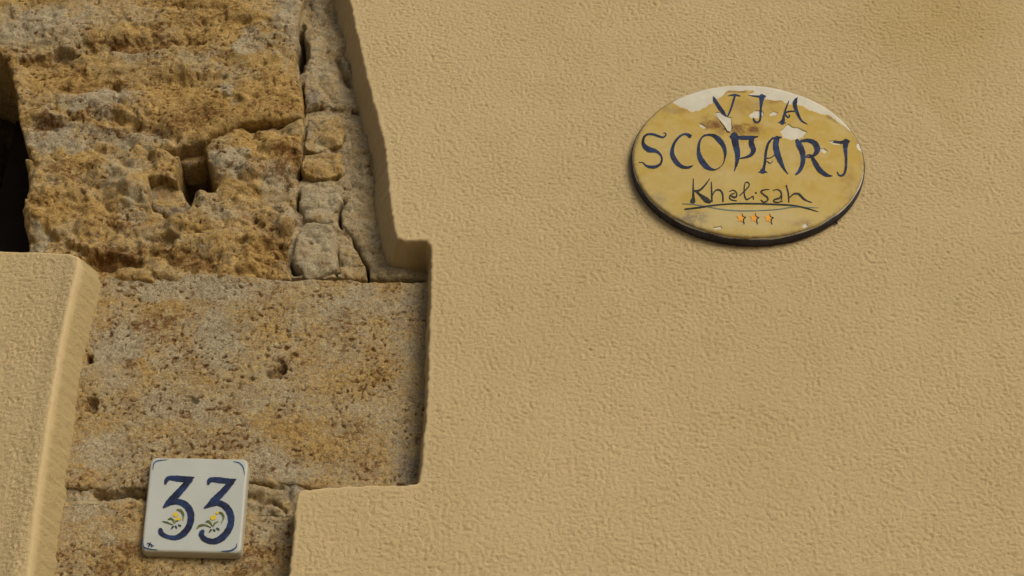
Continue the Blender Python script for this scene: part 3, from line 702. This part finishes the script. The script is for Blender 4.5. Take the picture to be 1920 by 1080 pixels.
V, F3, F4, at = relief(glaze_sdf, ob, 0.0009, glaze_depth, lambda x, z: (np.full(x.shape, .0001), 0.0012, 1, 1.0), glaze_attrs)
new_obj('yellow_glaze', mesh_np('yellow_glaze', V, F3, F4, at), M_GLAZE, sign)

def face(x, z):
    r = 0.0045; t = np.clip(oval_sdf(np.asarray(x), np.asarray(z)), 0, r)
    return YS + dome(x, z) + r - np.sqrt(np.maximum(r * r - (r - t) ** 2, 0)) - 0.0009
# peeling curl standing up from the glaze
cp = [(574, 230), (600, 226), (634, 250), (668, 260), (670, 300), (664, 338), (650, 336), (628, 300), (600, 262)]
a = np.array(cp, float); X, Y = Z1(a[:, 0], a[:, 1])
lo = on_surface(X, Y, face, 0.0002); hi = on_surface(X, Y, face, 0.0016)
hi[:, 1] += np.array([.0018, .0014, .0010, .0012, .0006, 0, 0, .0004, .001])
mid = hi.mean(0); mid[1] += .0004
V = np.vstack([lo, hi, mid]); k = len(cp)
F4_ = [(i, (i + 1) % k, k + (i + 1) % k, k + i) for i in range(k)]; F3_ = [(k + i, k + (i + 1) % k, 2 * k) for i in range(k)]
new_obj('peeling_flake', mesh_np('peeling_flake', V, F3_, F4_, smooth=False), M_CER, sign)

LET = [
 [to1(Z2, [(1137, 222, 10), (1160, 275, 40), (1210, 360, 52), (1260, 425, 46), (1305, 485, 22)]), to1(Z2, [(1330, 490, 20), (1375, 380, 26), (1425, 215, 30)]), to1(Z2, [(1338, 212, 8), (1380, 202, 18), (1430, 200, 26), (1498, 214, 10)])],
 [to1(Z3, [(28, 205, 8), (100, 214, 16), (170, 222, 30), (245, 220, 30)]), to1(Z3, [(205, 225, 74), (200, 290, 50), (192, 390, 24), (190, 490, 24), (175, 550, 26), (140, 570, 22), (102, 548, 26), (92, 515, 18)])],
 [to1(Z3, [(570, 285, 12), (532, 380, 24), (505, 465, 24), (497, 530, 40), (482, 570, 70)]), to1(Z3, [(422, 575, 6), (480, 572, 18), (528, 578, 8)]), to1(Z3, [(686, 235, 8), (660, 280, 52), (655, 350, 52), (690, 450, 38), (740, 545, 26), (822, 596, 6)]),
  to1(Z3, [(648, 420, 14), (585, 420, 16), (525, 440, 20), (530, 470, 16), (560, 500, 16), (582, 490, 14), (575, 468, 10)])],
 [to1(Z2, [(455, 718, 6), (484, 714, 14), (492, 745, 18), (455, 772, 24), (390, 755, 30), (320, 732, 30), (250, 732, 26), (203, 765, 32), (185, 830, 38), (205, 890, 60), (270, 938, 74), (350, 955, 48), (410, 995, 30), (440, 1050, 24), (432, 1110, 28), (400, 1150, 34), (340, 1172, 42), (270, 1170, 38), (222, 1150, 22), (178, 1112, 12), (130, 1112, 6)])],
 [to1(Z2, [(838, 742, 14), (818, 762, 40), (800, 742, 44), (740, 730, 26), (672, 768, 30), (612, 845, 36), (582, 930, 46), (580, 1000, 60), (606, 1062, 66), (648, 1120, 62), (710, 1166, 46), (780, 1180, 34), (830, 1168, 26), (862, 1150, 6)])],
 [to1(Z2, [(1085, 735, 26), (1010, 752, 24), (962, 802, 26), (940, 870, 34), (935, 950, 44), (946, 1020, 64), (978, 1090, 76), (1035, 1160, 72), (1100, 1200, 40), (1160, 1208, 16), (1220, 1180, 10), (1265, 1130, 12), (1288, 1060, 20), (1294, 970, 44), (1270, 885, 58), (1218, 812, 70), (1150, 755, 50), (1078, 736, 24)])],
 [[(688, 362, 44), (698, 418, 38), (708, 470, 32), (704, 522, 20), (690, 572, 5)], [(668, 368, 14), (720, 374, 22), (785, 374, 22), (830, 367, 5)], [(795, 376, 26), (790, 408, 32), (803, 448, 30), (786, 478, 20), (752, 492, 10), (724, 497, 6)]],
 [[(918, 376, 10), (892, 408, 14), (878, 458, 15), (872, 518, 15), (864, 556, 18), (858, 574, 34)], [(833, 580, 4), (858, 577, 12), (886, 580, 4)], [(943, 378, 32), (936, 420, 34), (946, 470, 35), (966, 520, 26), (986, 560, 13), (1008, 590, 4)], [(912, 380, 6), (940, 374, 12), (968, 372, 8)],
  [(882, 497, 4), (906, 493, 4), (928, 478, 5)], [(884, 514, 3), (902, 526, 4), (918, 514, 3)]],
 [[(1062, 392, 22), (1076, 420, 36), (1092, 452, 34), (1099, 490, 30), (1094, 535, 26), (1076, 574, 20), (1056, 593, 10)], [(1088, 394, 16), (1130, 391, 22), (1168, 408, 32), (1184, 444, 34), (1170, 472, 22), (1145, 488, 11), (1122, 490, 8), (1124, 478, 7), (1146, 478, 9)], [(1146, 480, 12), (1168, 520, 26), (1198, 566, 29), (1238, 596, 20), (1272, 603, 4)]],
 [[(1278, 396, 4), (1318, 400, 12), (1346, 400, 22), (1370, 397, 16)], [(1353, 400, 38), (1351, 440, 24), (1355, 500, 15), (1353, 558, 14), (1340, 594, 13), (1316, 599, 9), (1302, 580, 6)]]]
for strokes in LET:
    strokes_mesh('letter', strokes, Z1, face, 0.00045, M_NAVY, sign)
SCRIPT = [
 [[(445, 620, 4), (444, 680, 8), (445, 728, 13), (442, 752, 25)], [(542, 620, 4), (512, 660, 8), (482, 687, 10), (452, 691, 7)], [(456, 690, 7), (490, 718, 13), (522, 744, 24), (542, 756, 15)]],
 [[(552, 640, 5), (554, 690, 7), (556, 754, 8)], [(556, 722, 5), (576, 690, 6), (602, 686, 7), (619, 710, 8), (622, 753, 8)]],
 [[(661, 694, 4), (683, 687, 5), (701, 702, 6), (702, 724, 8), (688, 730, 10), (672, 722, 6)], [(690, 706, 5), (671, 712, 6), (661, 728, 7), (671, 744, 6), (703, 751, 4)]],
 [[(721, 719, 5), (748, 694, 6), (778, 659, 6), (768, 640, 5), (753, 646, 5), (748, 680, 6), (751, 723, 7), (763, 742, 7), (783, 733, 5)]],
 [[(783, 733, 4), (800, 724, 6), (803, 742, 5)], [(817, 702, 8), (819, 705, 8)]],
 [[(897, 683, 4), (870, 685, 6), (848, 695, 8), (862, 712, 7), (886, 731, 8), (886, 750, 7), (864, 758, 7), (848, 746, 5)]],
 [[(920, 690, 4), (942, 683, 5), (963, 693, 7), (970, 714, 8), (958, 734, 8), (930, 742, 7), (923, 753, 7), (946, 760, 6), (976, 752, 4)], [(967, 706, 5), (972, 730, 6), (968, 746, 4)]],
 [[(999, 660, 8), (1011, 708, 7), (1014, 758, 6)], [(1016, 734, 5), (1042, 710, 7), (1072, 710, 10), (1100, 737, 10), (1122, 750, 6), (1150, 760, 3)]]]
for strokes in SCRIPT:
    strokes_mesh('letter', strokes, Z1, face, 0.00045, M_INK, sign, ws=1.25)
strokes_mesh('underline', [[(380, 768, 5), (450, 772, 6), (540, 788, 6), (620, 802, 7), (720, 810, 7), (850, 808, 6), (960, 800, 6), (1040, 788, 6), (1190, 792, 3)]], Z1, face, 0.00036, M_TEAL, sign)
strokes_mesh('underline', [[(395, 800, 8), (480, 790, 10), (560, 778, 9), (680, 768, 9), (800, 767, 9), (940, 772, 9), (1040, 778, 9), (1120, 795, 8), (1188, 815, 3)]], Z1, face, 0.00048, M_INK, sign)
for k, (sx, sy) in enumerate(((727, 853), (806, 853), (892, 855))):
    pts = []
    for i in range(10):
        r = (29, 14)[i % 2]; a = math.radians(-90 + 36 * i + 6)
        pts.append((sx + r * math.cos(a) * .92, sy + r * math.sin(a)))
    a = np.array(pts + [(sx, sy)]); X, Y = Z1(a[:, 0], a[:, 1])
    f = on_surface(X, Y, face, .00055); b = on_surface(X, Y, face, -.0002)
    V = np.vstack([f, b[:10]]); F3_ = [(i, (i + 1) % 10, 10) for i in range(10)]; F4_ = [(11 + i, 11 + (i + 1) % 10, (i + 1) % 10, i) for i in range(10)]
    st = new_obj('star', mesh_np('star', V, F3_, F4_, smooth=False), M_ORANGE, sign)
    strokes_mesh('star_outline', [[(sx + 8, sy - 27, 4), (sx + 13, sy - 10, 6), (sx + 30, sy - 4, 5)], [(sx + 30, sy - 4, 4), (sx + 17, sy + 8, 7), (sx + 21, sy + 34, 5)]], Z1, face, .00070, M_INK, st)
# short end of wire left under the rim
wz = on_surface(np.array([1566., 1569.]), np.array([404., 420.]), lambda x, z: np.full(np.shape(x), -0.003), 0)
V = []
for p in wz:
    for i in range(6): V.append((p[0] + .0013 * math.cos(i * 1.047), p[1] + .0013 * math.sin(i * 1.047), p[2] + .0003 * i))
new_obj('wire_stub', mesh_np('wire_stub', V, [], [(i, (i + 1) % 6, 6 + (i + 1) % 6, 6 + i) for i in range(6)]), M_INK, sign)

# ------------------------------------------------------------------ the house number tile
def tile_material():
    m, nt, b = mat_new('white_tile_glaze'); n = NB(nt)
    c = n.mix(n.ramp(n.noise(18.0, 4, 0.55), 0.35, 0.68), (0.44, 0.46, 0.42), (0.40, 0.425, 0.39))
    c = n.mix(n.ramp(n.noise(40.0, 3, 0.55), 0.56, 0.74, 0, 0.45), c, (0.36, 0.43, 0.41))
    c = n.mix(n.ramp(n.noise(300.0, 3, 0.6), 0.70, 0.76, 0, 0.6), c, (0.25, 0.2, 0.13))
    c = n.mix(n.attr('edge'), c, (0.46, 0.42, 0.32))
    nt.links.new(c, b.inputs['Base Color'])
    b.inputs['Roughness'].default_value = 0.45; b.inputs['Specular IOR Level'].default_value = 0.3
    nt.links.new(n.bump(n.noise(70.0, 3, 0.5), 0.25, 0.0008), b.inputs['Normal'])
    return m
M_TILE = tile_material()
M_GREEN = simple('olive_brush_paint', (0.060, 0.085, 0.015), (0.15, 0.17, 0.02), 220.0, 0.45, 0.4)
M_YELLOW = simple('yellow_brush_paint', (0.62, 0.43, 0.01), (0.56, 0.42, 0.03), 200.0, 0.45, 0.4)
M_DGREEN = simple('dark_green_brush_paint', (0.022, 0.05, 0.03), (0.03, 0.065, 0.04), 200.0, 0.45, 0.4)
M_NAVYT = simple('navy_tile_paint', (0.006, 0.008, 0.026), (0.014, 0.034, 0.11), 80.0, 0.55, 0.25)
M_BLUE = simple('blue_tile_paint', (0.025, 0.10, 0.26), (0.012, 0.04, 0.13), 110.0, 0.4, 0.45)

YT = 0.0262
def rounded(corners, r, k=6):
    out = []; c = np.array(corners, float); m = len(c)
    for i in range(m):
        p, a, b = c[i], c[i - 1], c[(i + 1) % m]
        u = (a - p) / np.linalg.norm(a - p); v = (b - p) / np.linalg.norm(b - p)
        for t in np.linspace(0, 1, k):
            q0 = p + u * r * (1 - t); q1 = p + v * r * t
            out.append(tuple(q0 * (1 - t) + q1 * t))
    return out
TILE = poly_world([tuple(np.array(Z6(x, y))) for x, y in rounded([(162, 92), (1062, 108), (992, 978), (72, 958)], 62)], YT + .002)
tcx = float(np.mean([p[0] for p in TILE])); tcz = min(p[1] for p in TILE)
tile = thing('house_number_tile', 'small white ceramic tile with blue number 33 on the bare stone', 'number tile', (tcx, YT, tcz))
def tile_sdf(x, z): return seg_info(x, z, TILE)
def tile_depth(x, z, d):
    r = 0.0024; t = np.clip(d, 0, r)
    return YT + r - np.sqrt(np.maximum(r * r - (r - t) ** 2, 0)) - 0.0003 * fbm(x, z, 0.05, 2, 501)
tb = (min(p[0] for p in TILE) - .004, max(p[0] for p in TILE) + .004, min(p[1] for p in TILE) - .004, max(p[1] for p in TILE) + .004)
V, F3, F4, at = relief(tile_sdf, tb, 0.0012, tile_depth, lambda x, z: (np.full(x.shape, .0006), 0.0085, 3, 1.0), lambda x, z, d, sk: {'edge': np.where(sk > 0, .8, .6 * (1 - sstep(0, .003, d)))})
new_obj('tile_body', mesh_np('tile_body', V, F3, F4, at), M_TILE, tile)
def tface(x, z): return np.full(np.shape(x), YT - 0.0003)
strokes_mesh('digit', [[(295, 325, 24), (306, 296, 38), (330, 276, 40), (400, 280, 54), (480, 286, 54), (525, 280, 40), (562, 268, 6)], [(522, 292, 52), (440, 385, 62), (362, 468, 66), (315, 512, 50), (280, 543, 18)],
    [(328, 505, 46), (400, 492, 50), (470, 514, 58), (518, 568, 62), (532, 640, 62), (512, 722, 60), (460, 788, 60), (390, 824, 44), (310, 814, 36), (258, 782, 44), (250, 752, 40)]], Z6, tface, .0003, M_NAVYT, tile)
strokes_mesh('digit', [[(690, 328, 24), (702, 300, 44), (730, 290, 44), (790, 295, 54), (880, 305, 50), (920, 298, 36), (948, 286, 6)], [(905, 312, 52), (820, 408, 60), (742, 482, 62), (700, 522, 44), (656, 548, 16)],
    [(708, 522, 38), (780, 504, 50), (848, 536, 60), (892, 600, 62), (900, 680, 60), (872, 760, 62), (808, 830, 62), (732, 858, 50), (658, 836, 46), (626, 794, 46), (638, 766, 40)]], Z6, tface, .0003, M_NAVYT, tile)
FL = [(dict(y=[(385, 612, 44), (392, 612, 44)], y2=[(390, 660, 18), (410, 654, 30), (430, 650, 20)]), [[(405, 566, 14), (438, 576, 22), (462, 615, 18), (456, 665, 6)], [(322, 655, 8), (345, 648, 20), (366, 660, 14), (378, 690, 8)], [(272, 674, 6), (318, 686, 15), (366, 706, 5)], [(380, 692, 8), (396, 672, 12), (415, 668, 6)]],
       [[(350, 740, 12), (366, 722, 18)], [(388, 718, 16), (398, 734, 16)], [(418, 708, 16), (434, 716, 16)]]),
      (dict(y=[(730, 642, 46), (740, 636, 46)], y2=[(768, 598, 20), (786, 592, 24)]), [[(790, 592, 14), (815, 602, 20), (832, 640, 16), (808, 692, 5)], [(668, 680, 8), (690, 674, 22), (712, 690, 16), (726, 716, 8)], [(736, 718, 10), (752, 690, 16), (782, 676, 6)], [(586, 738, 10), (612, 714, 20), (660, 708, 15), (716, 730, 5)]],
       [[(702, 770, 12), (716, 752, 18)], [(740, 750, 16), (750, 762, 16)], [(770, 738, 16), (788, 750, 16)]])]
for dct, leaves, dots in FL:
    fl = strokes_mesh('flower', [dct['y'], dct['y2']], Z6, tface, .0003, M_YELLOW, tile)
    for l in leaves: strokes_mesh('leaf', [l], Z6, tface, .0004, M_GREEN, fl)
    for l in dots: strokes_mesh('leaf', [l], Z6, tface, .0004, M_DGREEN, fl)
for c in ([(180, 196, 5), (190, 142, 11), (226, 116, 8), (312, 105, 3)], [(922, 125, 4), (974, 136, 10), (1010, 176, 10), (1026, 248, 3)], [(92, 818, 4), (90, 888, 10), (116, 920, 11), (222, 937, 3)], [(955, 878, 4), (940, 918, 13), (890, 944, 13), (812, 948, 4)]):
    strokes_mesh('corner_line', [c], Z6, tface, .0003, M_BLUE, tile)
strokes_mesh('signature', [[(128, 884, 7), (136, 874, 7), (150, 880, 8), (140, 896, 7)], [(160, 872, 7), (150, 896, 8), (138, 910, 6)], [(154, 888, 6), (172, 890, 8), (164, 906, 7), (188, 896, 6)]], Z6, tface, .0003, M_NAVYT, tile)
